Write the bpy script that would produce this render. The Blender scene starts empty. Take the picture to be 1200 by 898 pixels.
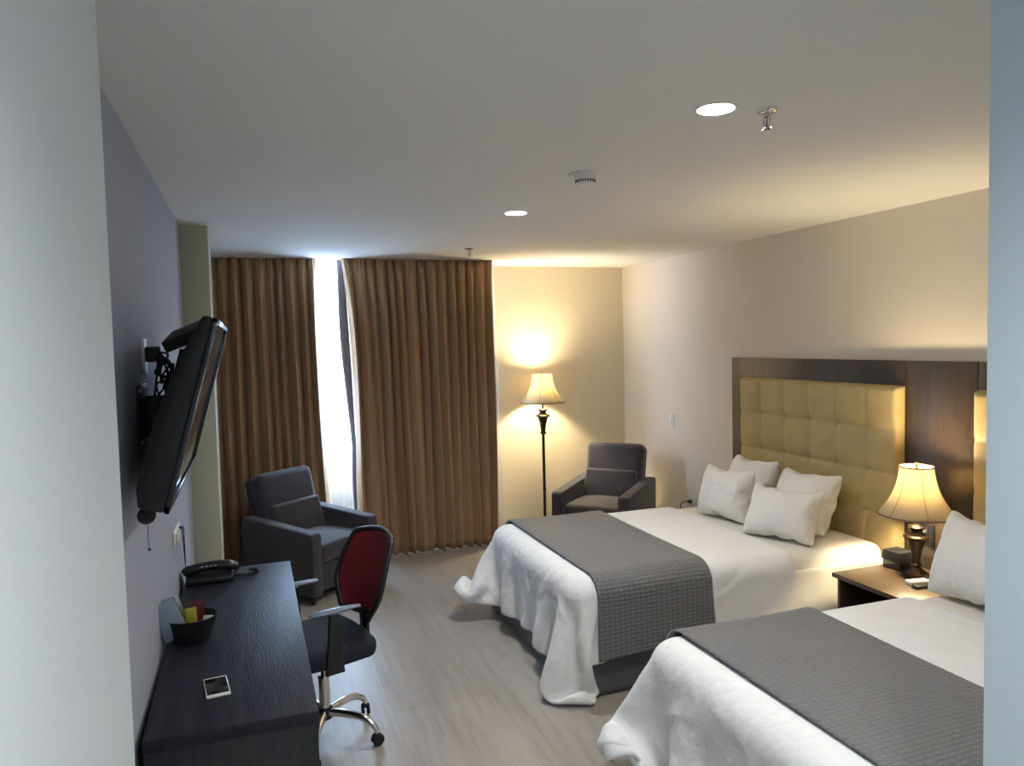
import bpy, bmesh, math, random
import numpy as np
from mathutils import Vector, Matrix, Euler
R = math.radians
PI = math.pi
random.seed(4)
scene = bpy.context.scene
col = scene.collection

# ------------------------------------------------------------------ materials
def new_mat(name):
    m = bpy.data.materials.new(name); m.use_nodes = True
    nt = m.node_tree
    return m, nt, nt.nodes['Principled BSDF']

def add_bump(nt, b, height, strength=0.2, dist=0.01):
    bp = nt.nodes.new('ShaderNodeBump'); bp.inputs['Strength'].default_value = strength
    bp.inputs['Distance'].default_value = dist
    nt.links.new(height, bp.inputs['Height']); nt.links.new(bp.outputs[0], b.inputs['Normal'])

def coords(nt, scale=(1, 1, 1), kind='Object'):
    tc = nt.nodes.new('ShaderNodeTexCoord'); mp = nt.nodes.new('ShaderNodeMapping')
    mp.inputs['Scale'].default_value = scale
    nt.links.new(tc.outputs[kind], mp.inputs[0]); return mp.outputs[0]

def noise(nt, vec, scale, detail=4, rough=.55):
    n = nt.nodes.new('ShaderNodeTexNoise'); n.inputs['Scale'].default_value = scale
    n.inputs['Detail'].default_value = detail; n.inputs['Roughness'].default_value = rough
    nt.links.new(vec, n.inputs['Vector']); return n.outputs['Fac']

def ramp(nt, fac, stops):
    r = nt.nodes.new('ShaderNodeValToRGB'); e = r.color_ramp.elements
    e[0].position, e[0].color = stops[0][0], (*stops[0][1], 1)
    e[1].position, e[1].color = stops[-1][0], (*stops[-1][1], 1)
    for p, c in stops[1:-1]:
        k = e.new(p); k.color = (*c, 1)
    nt.links.new(fac, r.inputs[0]); return r.outputs[0]

def mix(nt, a, b, fac, mode='MIX'):
    m = nt.nodes.new('ShaderNodeMix'); m.data_type = 'RGBA'; m.blend_type = mode
    for s, v in ((0, fac), (6, a), (7, b)):
        if hasattr(v, 'links') or hasattr(v, 'is_linked'): nt.links.new(v, m.inputs[s])
        else: m.inputs[s].default_value = v if s == 0 else (*v, 1)
    return m.outputs[2]

def plain(name, c, rough=.5, metal=0., bump=None, spec=None, sheen=0., var=0.):
    m, nt, b = new_mat(name)
    b.inputs['Base Color'].default_value = (*c, 1)
    b.inputs['Roughness'].default_value = rough; b.inputs['Metallic'].default_value = metal
    if spec is not None: b.inputs['Specular IOR Level'].default_value = spec
    if sheen: b.inputs['Sheen Weight'].default_value = sheen; b.inputs['Sheen Roughness'].default_value = .5
    v = coords(nt)
    if var:
        n = noise(nt, v, 3 if not bump else bump[0] * .4)
        nt.links.new(ramp(nt, n, [(.3, tuple(x * (1 - var) for x in c)), (.7, tuple(min(1, x * (1 + var)) for x in c))]), b.inputs['Base Color'])
    if bump:
        add_bump(nt, b, noise(nt, v, bump[0]), bump[1], bump[2] if len(bump) > 2 else .005)
    return m

def linen(name, c, scale=5., strength=.5):
    """white cotton with fine creases"""
    m, nt, b = new_mat(name)
    b.inputs['Base Color'].default_value = (*c, 1); b.inputs['Roughness'].default_value = .8
    b.inputs['Sheen Weight'].default_value = .1
    v = coords(nt)
    n = nt.nodes.new('ShaderNodeTexNoise'); n.noise_type = 'RIDGED_MULTIFRACTAL'
    n.inputs['Scale'].default_value = scale; n.inputs['Detail'].default_value = 3; n.inputs['Roughness'].default_value = .45
    n.inputs['Distortion'].default_value = 1.4
    nt.links.new(v, n.inputs['Vector'])
    n2 = noise(nt, v, scale * 2.2, 3)
    a = nt.nodes.new('ShaderNodeMath'); a.operation = 'MULTIPLY_ADD'; a.inputs[1].default_value = .6
    a2 = nt.nodes.new('ShaderNodeMath'); a2.operation = 'MULTIPLY'; a2.inputs[1].default_value = .5; nt.links.new(n2, a2.inputs[0])
    nt.links.new(n.outputs['Fac'], a.inputs[0]); nt.links.new(a2.outputs[0], a.inputs[2])
    add_bump(nt, b, a.outputs[0], strength, .035)
    return m

def wood(name, dark, light, rough=.4, axis='Z', scale=1., bump=.15, spec=.5):
    m, nt, b = new_mat(name)
    s = {'X': (1.2, 14, 14), 'Y': (14, 1.2, 14), 'Z': (14, 14, 1.2)}[axis]
    v = coords(nt, tuple(q * scale for q in s))
    n1 = noise(nt, v, 1.6, 6, .6); n2 = noise(nt, v, 9., 3, .6)
    c1 = ramp(nt, n1, [(.3, dark), (.52, tuple((a + q) / 2 for a, q in zip(dark, light))), (.72, light)])
    c2 = ramp(nt, n2, [(.35, tuple(x * .7 for x in dark)), (.65, light)])
    nt.links.new(mix(nt, c1, c2, .35), b.inputs['Base Color'])
    b.inputs['Roughness'].default_value = rough
    add_bump(nt, b, n2, bump, .003)
    b.inputs['Specular IOR Level'].default_value = spec
    return m

def emit(name, c, s):
    m, nt, b = new_mat(name)
    b.inputs['Base Color'].default_value = (*c, 1)
    b.inputs['Emission Color'].default_value = (*c, 1); b.inputs['Emission Strength'].default_value = s
    return m

M = {}
M['ceil'] = plain('ceiling_paint', (.80, .775, .735), .9, bump=(60, .04))
M['wall_cream'] = plain('cream_wall_paint', (.76, .69, .53), .8, bump=(120, .05, .002))
M['wall_right'] = plain('warm_white_wall_paint', (.76, .69, .60), .8, bump=(120, .05, .002))
M['wall_grey'] = plain('grey_wall_paint', (.38, .395, .47), .85, bump=(120, .05, .002))
M['wall_entry_r'] = plain('entry_wall_paint_blue', (.52, .63, .69), .85, bump=(150, .06, .002))
M['wall_entry'] = plain('entry_wall_paint', (.66, .71, .74), .85, bump=(150, .06, .002))
M['wall_col'] = plain('column_paint', (.52, .52, .40), .8, bump=(120, .05, .002))
M['base'] = wood('baseboard_brown', (.05, .035, .02), (.10, .07, .045), .5, 'X')

def floor_mat():
    m, nt, b = new_mat('wood_look_floor')
    v = coords(nt, (1, 1, 1))
    br = nt.nodes.new('ShaderNodeTexBrick')
    mp = nt.nodes.new('ShaderNodeMapping'); mp.inputs['Rotation'].default_value = (0, 0, PI / 2)
    nt.links.new(v, mp.inputs[0]); nt.links.new(mp.outputs[0], br.inputs['Vector'])
    br.inputs['Scale'].default_value = 1; br.inputs['Brick Width'].default_value = 1.2
    br.inputs['Row Height'].default_value = .6; br.inputs['Mortar Size'].default_value = .0018
    br.inputs['Color1'].default_value = (.325, .303, .272, 1); br.inputs['Color2'].default_value = (.36, .338, .305, 1)
    br.inputs['Mortar'].default_value = (.27, .24, .2, 1); br.offset = .5
    g = coords(nt, (16, 1.1, 1)); n = noise(nt, g, 1.7, 8, .65)
    streak = ramp(nt, n, [(.3, (.82, .80, .78)), (.5, (1., 1., 1.)), (.75, (1.10, 1.10, 1.08))])
    n3 = noise(nt, coords(nt, (5, .7, 1)), 1.3, 4)
    s2 = ramp(nt, n3, [(.3, (.88, .87, .86)), (.7, (1.08, 1.08, 1.08))])
    nt.links.new(mix(nt, mix(nt, br.outputs['Color'], streak, 1., 'MULTIPLY'), s2, 1., 'MULTIPLY'), b.inputs['Base Color'])
    b.inputs['Roughness'].default_value = .38
    add_bump(nt, b, n, .06, .003)
    return m
M['floor'] = floor_mat()

def curtain_mat():
    m, nt, b = new_mat('brown_curtain_fabric')
    v = coords(nt, (1, 1, 1)); n = noise(nt, coords(nt, (220, 220, 60)), 1, 3)
    nt.links.new(ramp(nt, n, [(.3, (.43, .268, .145)), (.7, (.55, .355, .20))]), b.inputs['Base Color'])
    b.inputs['Roughness'].default_value = .62; b.inputs['Sheen Weight'].default_value = .25
    b.inputs['Sheen Tint'].default_value = (.9, .7, .5, 1)
    add_bump(nt, b, n, .2, .002)
    return m
M['curtain'] = curtain_mat()
M['lining'] = plain('grey_curtain_lining', (.22, .2, .24), .8)

def sheer_mat():
    m, nt, b = new_mat('white_sheer')
    nt.nodes.remove(b); out = nt.nodes['Material Output']
    tl = nt.nodes.new('ShaderNodeBsdfTranslucent'); tl.inputs[0].default_value = (.86, .88, .92, 1)
    tr = nt.nodes.new('ShaderNodeBsdfTransparent'); tr.inputs[0].default_value = (.95, .97, 1, 1)
    df = nt.nodes.new('ShaderNodeBsdfDiffuse'); df.inputs[0].default_value = (.85, .86, .9, 1)
    m1 = nt.nodes.new('ShaderNodeMixShader'); m1.inputs[0].default_value = .4
    nt.links.new(tl.outputs[0], m1.inputs[1]); nt.links.new(df.outputs[0], m1.inputs[2])
    m2 = nt.nodes.new('ShaderNodeMixShader'); m2.inputs[0].default_value = .28
    nt.links.new(m1.outputs[0], m2.inputs[1]); nt.links.new(tr.outputs[0], m2.inputs[2])
    nt.links.new(m2.outputs[0], out.inputs[0]); return m
M['sheer'] = sheer_mat()

def glass_mat():
    m, nt, b = new_mat('window_glass')
    nt.nodes.remove(b); out = nt.nodes['Material Output']
    tr = nt.nodes.new('ShaderNodeBsdfTransparent'); tr.inputs[0].default_value = (.94, .97, .98, 1)
    gl = nt.nodes.new('ShaderNodeBsdfGlossy'); gl.inputs['Roughness'].default_value = .03
    m1 = nt.nodes.new('ShaderNodeMixShader'); m1.inputs[0].default_value = .06
    nt.links.new(tr.outputs[0], m1.inputs[1]); nt.links.new(gl.outputs[0], m1.inputs[2])
    nt.links.new(m1.outputs[0], out.inputs[0]); return m
M['glass'] = glass_mat()

def shade_mat():
    m, nt, b = new_mat('lampshade_fabric')
    nt.nodes.remove(b); out = nt.nodes['Material Output']
    n = noise(nt, coords(nt, (150, 150, 30)), 1, 2)
    c = ramp(nt, n, [(.3, (.50, .44, .31)), (.7, (.56, .49, .35))])
    tl = nt.nodes.new('ShaderNodeBsdfTranslucent'); df = nt.nodes.new('ShaderNodeBsdfDiffuse')
    nt.links.new(c, tl.inputs[0]); nt.links.new(c, df.inputs[0])
    m1 = nt.nodes.new('ShaderNodeMixShader'); m1.inputs[0].default_value = .6
    nt.links.new(tl.outputs[0], m1.inputs[1]); nt.links.new(df.outputs[0], m1.inputs[2])
    nt.links.new(m1.outputs[0], out.inputs[0]); return m
M['shade'] = shade_mat()
M['shade_trim'] = plain('lampshade_trim', (.20, .13, .07), .7)
M['bulb'] = emit('lamp_bulb', (1., .78, .45), 30.)
M['bronze'] = plain('bronze_metal', (.05, .034, .024), .28, .85, var=.3, bump=(40, .15, .002))
M['downlight'] = emit('downlight_diffuser', (1., .985, .96), 28.)
M['white_pl'] = plain('white_plastic', (.8, .79, .75), .4)
M['cream_pl'] = plain('cream_plastic', (.66, .63, .55), .4)
M['black_pl'] = plain('black_plastic', (.012, .013, .016), .35)
M['black_matte'] = plain('black_matte_plastic', (.010, .011, .013), .65)
M['black_rubber'] = plain('black_rubber', (.015, .015, .018), .8)
M['chrome'] = plain('chrome', (.75, .75, .76), .12, 1.)
M['steel'] = plain('brushed_steel', (.42, .42, .43), .3, 1.)
M['phone_glass'] = plain('phone_glass', (.01, .01, .012), .12)
M['screen'] = plain('tv_screen_glass', (.008, .008, .01), .06, spec=.9)
M['tvbezel'] = plain('tv_bezel', (.02, .021, .026), .18)
M['headwood'] = wood('headboard_walnut', (.028, .019, .014), (.068, .047, .033), .34, 'Z', 1.2, .1)
M['nightwood'] = wood('nightstand_walnut', (.045, .030, .020), (.12, .085, .055), .38, 'Y', 1.2, .08)
M['deskwood'] = wood('desk_dark_oak', (.006, .006, .011), (.032, .033, .046), .46, 'Y', 1.6, .5, spec=.28)
M['deskside'] = wood('desk_side_dark_oak', (.010, .010, .014), (.026, .026, .032), .42, 'Z', 1.6, .25)
M['dark_in'] = plain('dark_interior', (.02, .016, .013), .7)
M['armfab'] = plain('charcoal_upholstery', (.034, .029, .037), .8, bump=(260, .35, .002), sheen=.35, var=.15)
M['sheet'] = linen('white_bedsheet', (.80, .78, .73), 3., .35)
M['duvet'] = linen('white_duvet_cotton', (.82, .83, .84), 3.2, .75)
M['pillow'] = linen('white_pillowcase', (.80, .79, .76), 7., .4)
M['skirt'] = plain('grey_bed_skirt', (.075, .08, .095), .45, bump=(20, .1, .01), sheen=.2)
M['redmesh'] = plain('red_chair_mesh', (.21, .008, .016), .7, bump=(600, .4, .001))
M['blackfab'] = plain('black_seat_fabric', (.012, .015, .028), .85, bump=(300, .3, .002))
M['armpad'] = plain('grey_arm_pad', (.15, .19, .26), .35)
M['sachet_b'] = plain('blue_grey_sachet', (.28, .34, .42), .3)
M['foil'] = plain('foil', (.6, .62, .66), .25, .9, bump=(80, .6, .004))
M['sachet_y'] = plain('yellow_green_sachet', (.42, .40, .05), .35)
M['maroon'] = plain('maroon_packet', (.10, .008, .015), .4)
M['paper'] = plain('white_paper', (.62, .62, .62), .6)
M['orange'] = plain('orange_brown', (.30, .13, .05), .5)
M['red_led'] = emit('red_led', (1., .05, .05), 3.)
M['outside'] = plain('outdoor_render', (.5, .5, .5), .9)

def pad_mat():
    m, nt, b = new_mat('beige_leatherette')
    n = noise(nt, coords(nt), 9, 4); n2 = noise(nt, coords(nt), 260, 2)
    nt.links.new(ramp(nt, n, [(.3, (.42, .32, .145)), (.7, (.47, .36, .17))]), b.inputs['Base Color'])
    b.inputs['Roughness'].default_value = .5
    add_bump(nt, b, n2, .12, .001); return m
M['pad'] = pad_mat()

def quilt_mat():
    m, nt, b = new_mat('grey_quilted_fabric')
    tc = nt.nodes.new('ShaderNodeTexCoord'); sp = nt.nodes.new('ShaderNodeSeparateXYZ')
    nt.links.new(tc.outputs['UV'], sp.inputs[0])
    def ridge(o, per):
        a = nt.nodes.new('ShaderNodeMath'); a.operation = 'MULTIPLY'; a.inputs[1].default_value = PI / per
        nt.links.new(o, a.inputs[0])
        s = nt.nodes.new('ShaderNodeMath'); s.operation = 'SINE'; nt.links.new(a.outputs[0], s.inputs[0])
        q = nt.nodes.new('ShaderNodeMath'); q.operation = 'ABSOLUTE'; nt.links.new(s.outputs[0], q.inputs[0])
        w = nt.nodes.new('ShaderNodeMath'); w.operation = 'POWER'; w.inputs[1].default_value = .5
        nt.links.new(q.outputs[0], w.inputs[0]); return w.outputs[0]
    h = nt.nodes.new('ShaderNodeMath'); h.operation = 'MULTIPLY'
    nt.links.new(ridge(sp.outputs[0], .030), h.inputs[0]); nt.links.new(ridge(sp.outputs[1], .021), h.inputs[1])
    nt.links.new(ramp(nt, h.outputs[0], [(.0, (.085, .085, .09)), (.35, (.148, .149, .156)), (1., (.17, .171, .179))]), b.inputs['Base Color'])
    b.inputs['Roughness'].default_value = .6; b.inputs['Sheen Weight'].default_value = .2
    add_bump(nt, b, h.outputs[0], .8, .006)
    return m
M['quilt'] = quilt_mat()

# ------------------------------------------------------------------ mesh helpers
class MB:
    """collects shapes into ONE bmesh"""
    def __init__(s): s.bm = bmesh.new()
    def _x(s, vs, T):
        if T is not None: bmesh.ops.transform(s.bm, matrix=T, verts=vs)
    def box(s, c, d, bev=0., seg=2, T=None, rot=None):
        g = bmesh.ops.create_cube(s.bm, size=1); vs = g['verts']
        bmesh.ops.scale(s.bm, vec=Vector(d), verts=vs)
        if bev > 0:
            es = list({e for v in vs for e in v.link_edges})
            r = bmesh.ops.bevel(s.bm, geom=es, offset=bev, segments=seg, profile=.5, affect='EDGES')
            vs = list({v for f in r['faces'] for v in f.verts} | {v for v in vs if v.is_valid})
        m = Matrix.Translation(Vector(c))
        if rot is not None: m = m @ Euler(rot).to_matrix().to_4x4()
        s._x(vs, m); s._x(vs, T); return s
    def poly(s, vs, fs, T=None):
        bv = [s.bm.verts.new(v) for v in vs]
        for f in fs:
            try: s.bm.faces.new([bv[i] for i in f])
            except ValueError: pass
        s._x(bv, T); return s
    def prism(s, outline, axis, a, b, T=None):
        """outline: list of 2D points in the two other axes, extruded from a to b along axis"""
        n = len(outline)
        def P(p, t):
            return {'x': (t, p[0], p[1]), 'y': (p[0], t, p[1]), 'z': (p[0], p[1], t)}[axis]
        vs = [P(p, a) for p in outline] + [P(p, b) for p in outline]
        fs = [tuple(range(n)), tuple(range(2 * n - 1, n - 1, -1))] + [(i, (i + 1) % n, n + (i + 1) % n, n + i) for i in range(n)]
        return s.poly(vs, fs, T)
    def lathe(s, prof, c=(0, 0, 0), n=32, T=None, cap=True, fn=None):
        vs = []; fs = []
        for (r, z) in prof:
            for k in range(n):
                a = 2 * PI * k / n; rr = fn(r, z, a) if fn else r
                vs.append((c[0] + rr * math.cos(a), c[1] + rr * math.sin(a), c[2] + z))
        for i in range(len(prof) - 1):
            for k in range(n):
                fs.append((i * n + k, i * n + (k + 1) % n, (i + 1) * n + (k + 1) % n, (i + 1) * n + k))
        if cap:
            fs.append(tuple(range(n - 1, -1, -1))); fs.append(tuple(range((len(prof) - 1) * n, len(prof) * n)))
        return s.poly(vs, fs, T)
    def tube(s, pts, r, n=8, T=None, smooth=True):
        pts = [Vector(p) for p in pts]
        if smooth and len(pts) > 2:
            q = []
            for i in range(len(pts) - 1):
                p0 = pts[max(i - 1, 0)]; p1 = pts[i]; p2 = pts[i + 1]; p3 = pts[min(i + 2, len(pts) - 1)]
                for k in range(6):
                    t = k / 6
                    q.append(.5 * ((2 * p1) + (p2 - p0) * t + (2 * p0 - 5 * p1 + 4 * p2 - p3) * t * t + (3 * p1 - p0 - 3 * p2 + p3) * t ** 3))
            q.append(pts[-1]); pts = q
        rs = r if isinstance(r, (list, tuple)) else None
        vs = []; fs = []; up = Vector((0, 0, 1)); prev = None
        for i, p in enumerate(pts):
            d = (pts[min(i + 1, len(pts) - 1)] - pts[max(i - 1, 0)]).normalized()
            if prev is None:
                a = d.cross(up)
                if a.length < 1e-3: a = d.cross(Vector((1, 0, 0)))
            else: a = prev - d * prev.dot(d)
            a.normalize(); prev = a; b = d.cross(a)
            t = i / (len(pts) - 1)
            rr = r if rs is None else rs[min(int(t * (len(rs) - 1)), len(rs) - 2)] * (1 - (t * (len(rs) - 1)) % 1) + rs[min(int(t * (len(rs) - 1)) + 1, len(rs) - 1)] * ((t * (len(rs) - 1)) % 1) if t < 1 else rs[-1]
            for k in range(n):
                w = 2 * PI * k / n; vs.append(tuple(p + rr * (math.cos(w) * a + math.sin(w) * b)))
        for i in range(len(pts) - 1):
            for k in range(n): fs.append((i * n + k, i * n + (k + 1) % n, (i + 1) * n + (k + 1) % n, (i + 1) * n + k))
        fs.append(tuple(range(n - 1, -1, -1))); fs.append(tuple(range((len(pts) - 1) * n, len(pts) * n)))
        return s.poly(vs, fs, T)
    def grid(s, P, T=None):
        """P: 2D array (rows) of points"""
        nr, nc = len(P), len(P[0])
        vs = [tuple(p) for r in P for p in r]
        fs = [(i * nc + j, i * nc + j + 1, (i + 1) * nc + j + 1, (i + 1) * nc + j) for i in range(nr - 1) for j in range(nc - 1)]
        return s.poly(vs, fs, T)
    def sphere(s, c, r, T=None, sc=(1, 1, 1)):
        g = bmesh.ops.create_uvsphere(s.bm, u_segments=20, v_segments=12, radius=r)
        s._x(g['verts'], Matrix.Translation(Vector(c)) @ Matrix.Diagonal((*sc, 1))); s._x(g['verts'], T); return s
    def build(s, name, mat, parent=None, smooth=35, T=None, loc=None):
        if T is not None: bmesh.ops.transform(s.bm, matrix=T, verts=s.bm.verts)
        bmesh.ops.recalc_face_normals(s.bm, faces=s.bm.faces)
        me = bpy.data.meshes.new(name); s.bm.to_mesh(me); s.bm.free()
        me.materials.append(mat)
        if smooth:
            me.polygons.foreach_set('use_smooth', [True] * len(me.polygons))
            me.set_sharp_from_angle(angle=R(smooth))
        o = bpy.data.objects.new(name, me); col.objects.link(o)
        if parent is not None: o.parent = parent
        if loc: o.location = loc
        return o

def tag(o, label, cat, group=None):
    o['label'] = label; o['category'] = cat
    if group: o['group'] = group
    return o
def thing(name, label, cat, loc=(0, 0, 0), rz=0., group=None):
    o = bpy.data.objects.new(name, None); col.objects.link(o)
    o.empty_display_size = .1; o.location = loc; o.rotation_euler = (0, 0, rz)
    return tag(o, label, cat, group)
def struct(o): o['kind'] = 'structure'; return o
def copy_tree(o, parent=None):
    c = o.copy(); col.objects.link(c); c.parent = parent
    for ch in [k for k in scene.objects if k.parent == o]: copy_tree(ch, c)
    return c
def solid(o, th, off=-1., sub=0):
    m = o.modifiers.new('thick', 'SOLIDIFY'); m.thickness = th; m.offset = off
    if sub:
        q = o.modifiers.new('sub', 'SUBSURF'); q.levels = sub; q.render_levels = sub
    return o

# ------------------------------------------------------------------ camera
CAM = Vector((0, 0, 1.8))
yaw, pitch, roll, FPX = -0.335656333, 0.0534264944, -0.0238164429, 878.7
def cam_rot():
    cy, sy = math.cos(yaw), math.sin(yaw); cp, sp = math.cos(pitch), math.sin(pitch); cr, sr = math.cos(roll), math.sin(roll)
    B = np.array([[1, 0, 0], [0, 0, -1], [0, 1, 0]], float)
    Ry = np.array([[cy, 0, sy], [0, 1, 0], [-sy, 0, cy]]); Rx = np.array([[1, 0, 0], [0, cp, -sp], [0, sp, cp]])
    Rz = np.array([[cr, -sr, 0], [sr, cr, 0], [0, 0, 1]])
    return Rz @ Rx @ Ry @ B
K = cam_rot()
cd = bpy.data.cameras.new('camera'); cam = bpy.data.objects.new('camera', cd); col.objects.link(cam)
cd.sensor_width = 36; cd.lens = FPX / 1200 * 36; cd.clip_start = .02; cd.clip_end = 200
r_, d_, f_ = K
mw = Matrix(((r_[0], -d_[0], -f_[0], CAM.x), (r_[1], -d_[1], -f_[1], CAM.y), (r_[2], -d_[2], -f_[2], CAM.z), (0, 0, 0, 1)))
cam.matrix_world = mw
scene.camera = cam

# ------------------------------------------------------------------ room dimensions (metres)
H = 2.53; XL = -.355; XR = 3.577; YF = 6.80; YB = -1.3
EX0, EY0 = -.228, 1.50      # end of the entry wall on the left
EX1, EY1 = 1.20, .95        # end of the entry wall on the right
T = .12
def sbox(name, x0, x1, y0, y1, z0, z1, mat, bev=0.):
    return struct(MB().box(((x0 + x1) / 2, (y0 + y1) / 2, (z0 + z1) / 2), (x1 - x0, y1 - y0, z1 - z0), bev).build(name, mat, smooth=30))
sbox('floor', XL - T, XR + T, YB - T, YF + T, -.1, 0, M['floor'])
sbox('ceiling', XL - T, XR + T, YB - T, YF + T, H, H + .1, M['ceil'])
sbox('wall_left', XL - T, XL, EY0, YF + T, 0, H, M['wall_grey'])
sbox('wall_right', XR, XR + T, EY1 - T, YF + T, 0, H, M['wall_right'])
sbox('wall_entry_left', XL - T, EX0, YB, EY0, 0, H, M['wall_entry'], .004)
# right entry wall is L-shaped: along the corridor, then across to the right wall
struct(MB().prism([(EX1, YB), (EX1, EY1), (XR, EY1), (XR, EY1 - T), (EX1 + T, EY1 - T), (EX1 + T, YB)], 'z', 0, H).build('wall_entry_right', M['wall_entry_r']))
sbox('wall_back', XL - T, EX1 + T, YB - T, YB, 0, H, M['wall_entry'])
# column on the left wall
sbox('wall_column', XL, -.205, 4.80, 5.12, 0, H, M['wall_col'], .003)
# far wall with the window opening
WX0, WX1, WZ0, WZ1 = -.22, 1.75, .74, 2.46
w = MB()
w.box(((XL - T + WX0) / 2, YF + T / 2, H / 2), (WX0 - XL + T, T, H))
w.box(((XR + T + WX1) / 2, YF + T / 2, H / 2), (XR + T - WX1, T, H))
w.box(((WX0 + WX1) / 2, YF + T / 2, WZ0 / 2), (WX1 - WX0, T, WZ0))
w.box(((WX0 + WX1) / 2, YF + T / 2, (WZ1 + H) / 2), (WX1 - WX0, T, H - WZ1))
struct(w.build('wall_far', M['wall_cream']))
# window
win = MB(); fw = .045
for (a, b_, c_, d) in ((WX0, WX1, WZ0, WZ0 + fw), (WX0, WX1, WZ1 - fw, WZ1), (WX0, WX0 + fw, WZ0, WZ1), (WX1 - fw, WX1, WZ0, WZ1), (1.02, 1.06, WZ0, WZ1)):
    win.box(((a + b_) / 2, YF + .05, (c_ + d) / 2), (b_ - a, .05, d - c_), .004)
wo = struct(win.build('window_1', M['white_pl']))
MB().box(((WX0 + WX1) / 2, YF + .055, (WZ0 + WZ1) / 2), (WX1 - WX0 - .06, .006, WZ1 - WZ0 - .06)).build('pane', M['glass'], wo)
# baseboards
def bb(name, x0, x1, y0, y1, h=.075): sbox(name, x0, x1, y0, y1, 0, h, M['base'], .003)
bb('baseboard_far', 1.93, XR - .012, YF - .012, YF)
bb('baseboard_right', XR - .012, XR, EY1, YF)
bb('baseboard_left', XL, XL + .012, EY0, 4.80)

# ------------------------------------------------------------------ curtains
def curtain(name, label, x0, x1, yc, npl, seed, edge0=None, edge1=None, mat='curtain', amp=.076, hem=.005, fl=.0):
    rnd = random.Random(seed)
    t = thing(name, label, 'curtain', ((x0 + x1) / 2, yc, 0), group=None)
    cx = (x0 + x1) / 2
    nc = npl * 14; nr = 40
    ws = [rnd.uniform(.7, 1.35) for _ in range(npl)]; tot = sum(ws)
    cum = [0]
    for w_ in ws: cum.append(cum[-1] + w_ / tot)
    am = [rnd.uniform(.6, 1.1) for _ in range(npl)]; ph = [rnd.uniform(-.6, .6) for _ in range(npl)]
    P = []
    for i in range(nr + 1):
        h = i / nr                     # 0 top, 1 bottom
        z = (H - .0005) * (1 - h) + hem * h
        row = []
        for j in range(nc + 1):
            s = j / nc
            k = min(npl - 1, max(0, next((q for q in range(npl) if cum[q + 1] >= s - 1e-9), npl - 1)))
            u = (s - cum[k]) / (cum[k + 1] - cum[k])
            e0 = x0 + (edge0(h) if edge0 else 0); e1 = x1 + (edge1(h) if edge1 else 0)
            wav = math.sin(2 * PI * u)
            wid = (cum[k + 1] - cum[k]) * (x1 - x0)
            A = amp * am[k] * (.45 + .55 * min(1, h * 6)) * (1 + .15 * math.sin(4 * h + ph[k] * 5))
            # pleats: sharp valleys, rounded hills
            y = -A * (abs(math.sin(PI * u)) ** .6 * 2 - 1)
            x = e0 + (e1 - e0) * s + .25 * wid * math.sin(2 * PI * u + .4 * ph[k]) * min(1, h * 5) * .55
            x += .012 * math.sin(5 * h + ph[k] * 7) * h
            # small pinch near the heading
            y += .012 * math.sin(6 * PI * u) * max(0, 1 - h * 14)
            y += -fl * h * h * max(0, 1 - s * 6)
            row.append((x - cx, y, z))
        P.append(row)
    o = MB().grid(P).build('drape', M[mat], t, smooth=80)
    solid(o, .003, 0, 0)
    return t, P

cl, _ = curtain('curtain', 'brown floor-length curtain on the left of the bright window gap, behind an armchair', -.30, .545, 6.385, 10, 3,
                edge1=lambda h: .05 * h)
cr_, _ = curtain('curtain', 'wide brown floor-length curtain between the bright gap and the floor lamp', .80, 2.06, 6.35, 15, 8,
                 edge0=lambda h: -.055 * math.exp(-h * 5) + .02 * h + .03 * max(0, h - .7), edge1=lambda h: -.0 * h, fl=.05)
# grey turned-back leading edge of the right curtain
P = []
for i in range(31):
    h = i / 30; z = (H - .006) * (1 - h) + .05 * h
    e = .80 - .055 * math.exp(-h * 5) + .02 * h
    wv = .035 + .035 * math.sin(PI * min(1, h * 1.6)) + .008 * math.sin(9 * h)
    P.append([(e - 1.43 - wv * (1 - s) * (1 - max(0, h - .75) * 2.5) + .004, .02 + .03 * (1 - s) + .006 * math.sin(8 * h), z) for s in (0, .33, .66, 1)])
solid(MB().grid(P).build('lining', M['lining'], cr_, smooth=80), .002, 0)
# sheer
P = []
for i in range(31):
    h = i / 30; z = (H - .001) * (1 - h) + .02 * h
    P.append([(-.31 + (2.49 + .06 * h) * s - .9, .018 * math.sin(2 * PI * s * 34 + .8 * math.sin(s * 9)) * (.6 + .4 * h) + .006 * math.sin(70 * s + 3 * h), z) for s in [k / 340 for k in range(341)]])
sh = MB().grid(P).build('sheer_curtain', M['sheer'], None, smooth=80, loc=(.9, 6.70, 0))
tag(sh, 'translucent white sheer curtain glowing in the gap between the brown curtains', 'curtain')

# ------------------------------------------------------------------ cloth solver (position based)
def colour_edges(E, n):
    used = [0] * n; cols = []
    for idx, (a, b) in enumerate(E):
        m_ = used[a] | used[b]; c = 0
        while m_ >> c & 1: c += 1
        used[a] |= 1 << c; used[b] |= 1 << c
        while len(cols) <= c: cols.append([])
        cols[c].append(idx)
    return [np.array(c) for c in cols]

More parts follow.
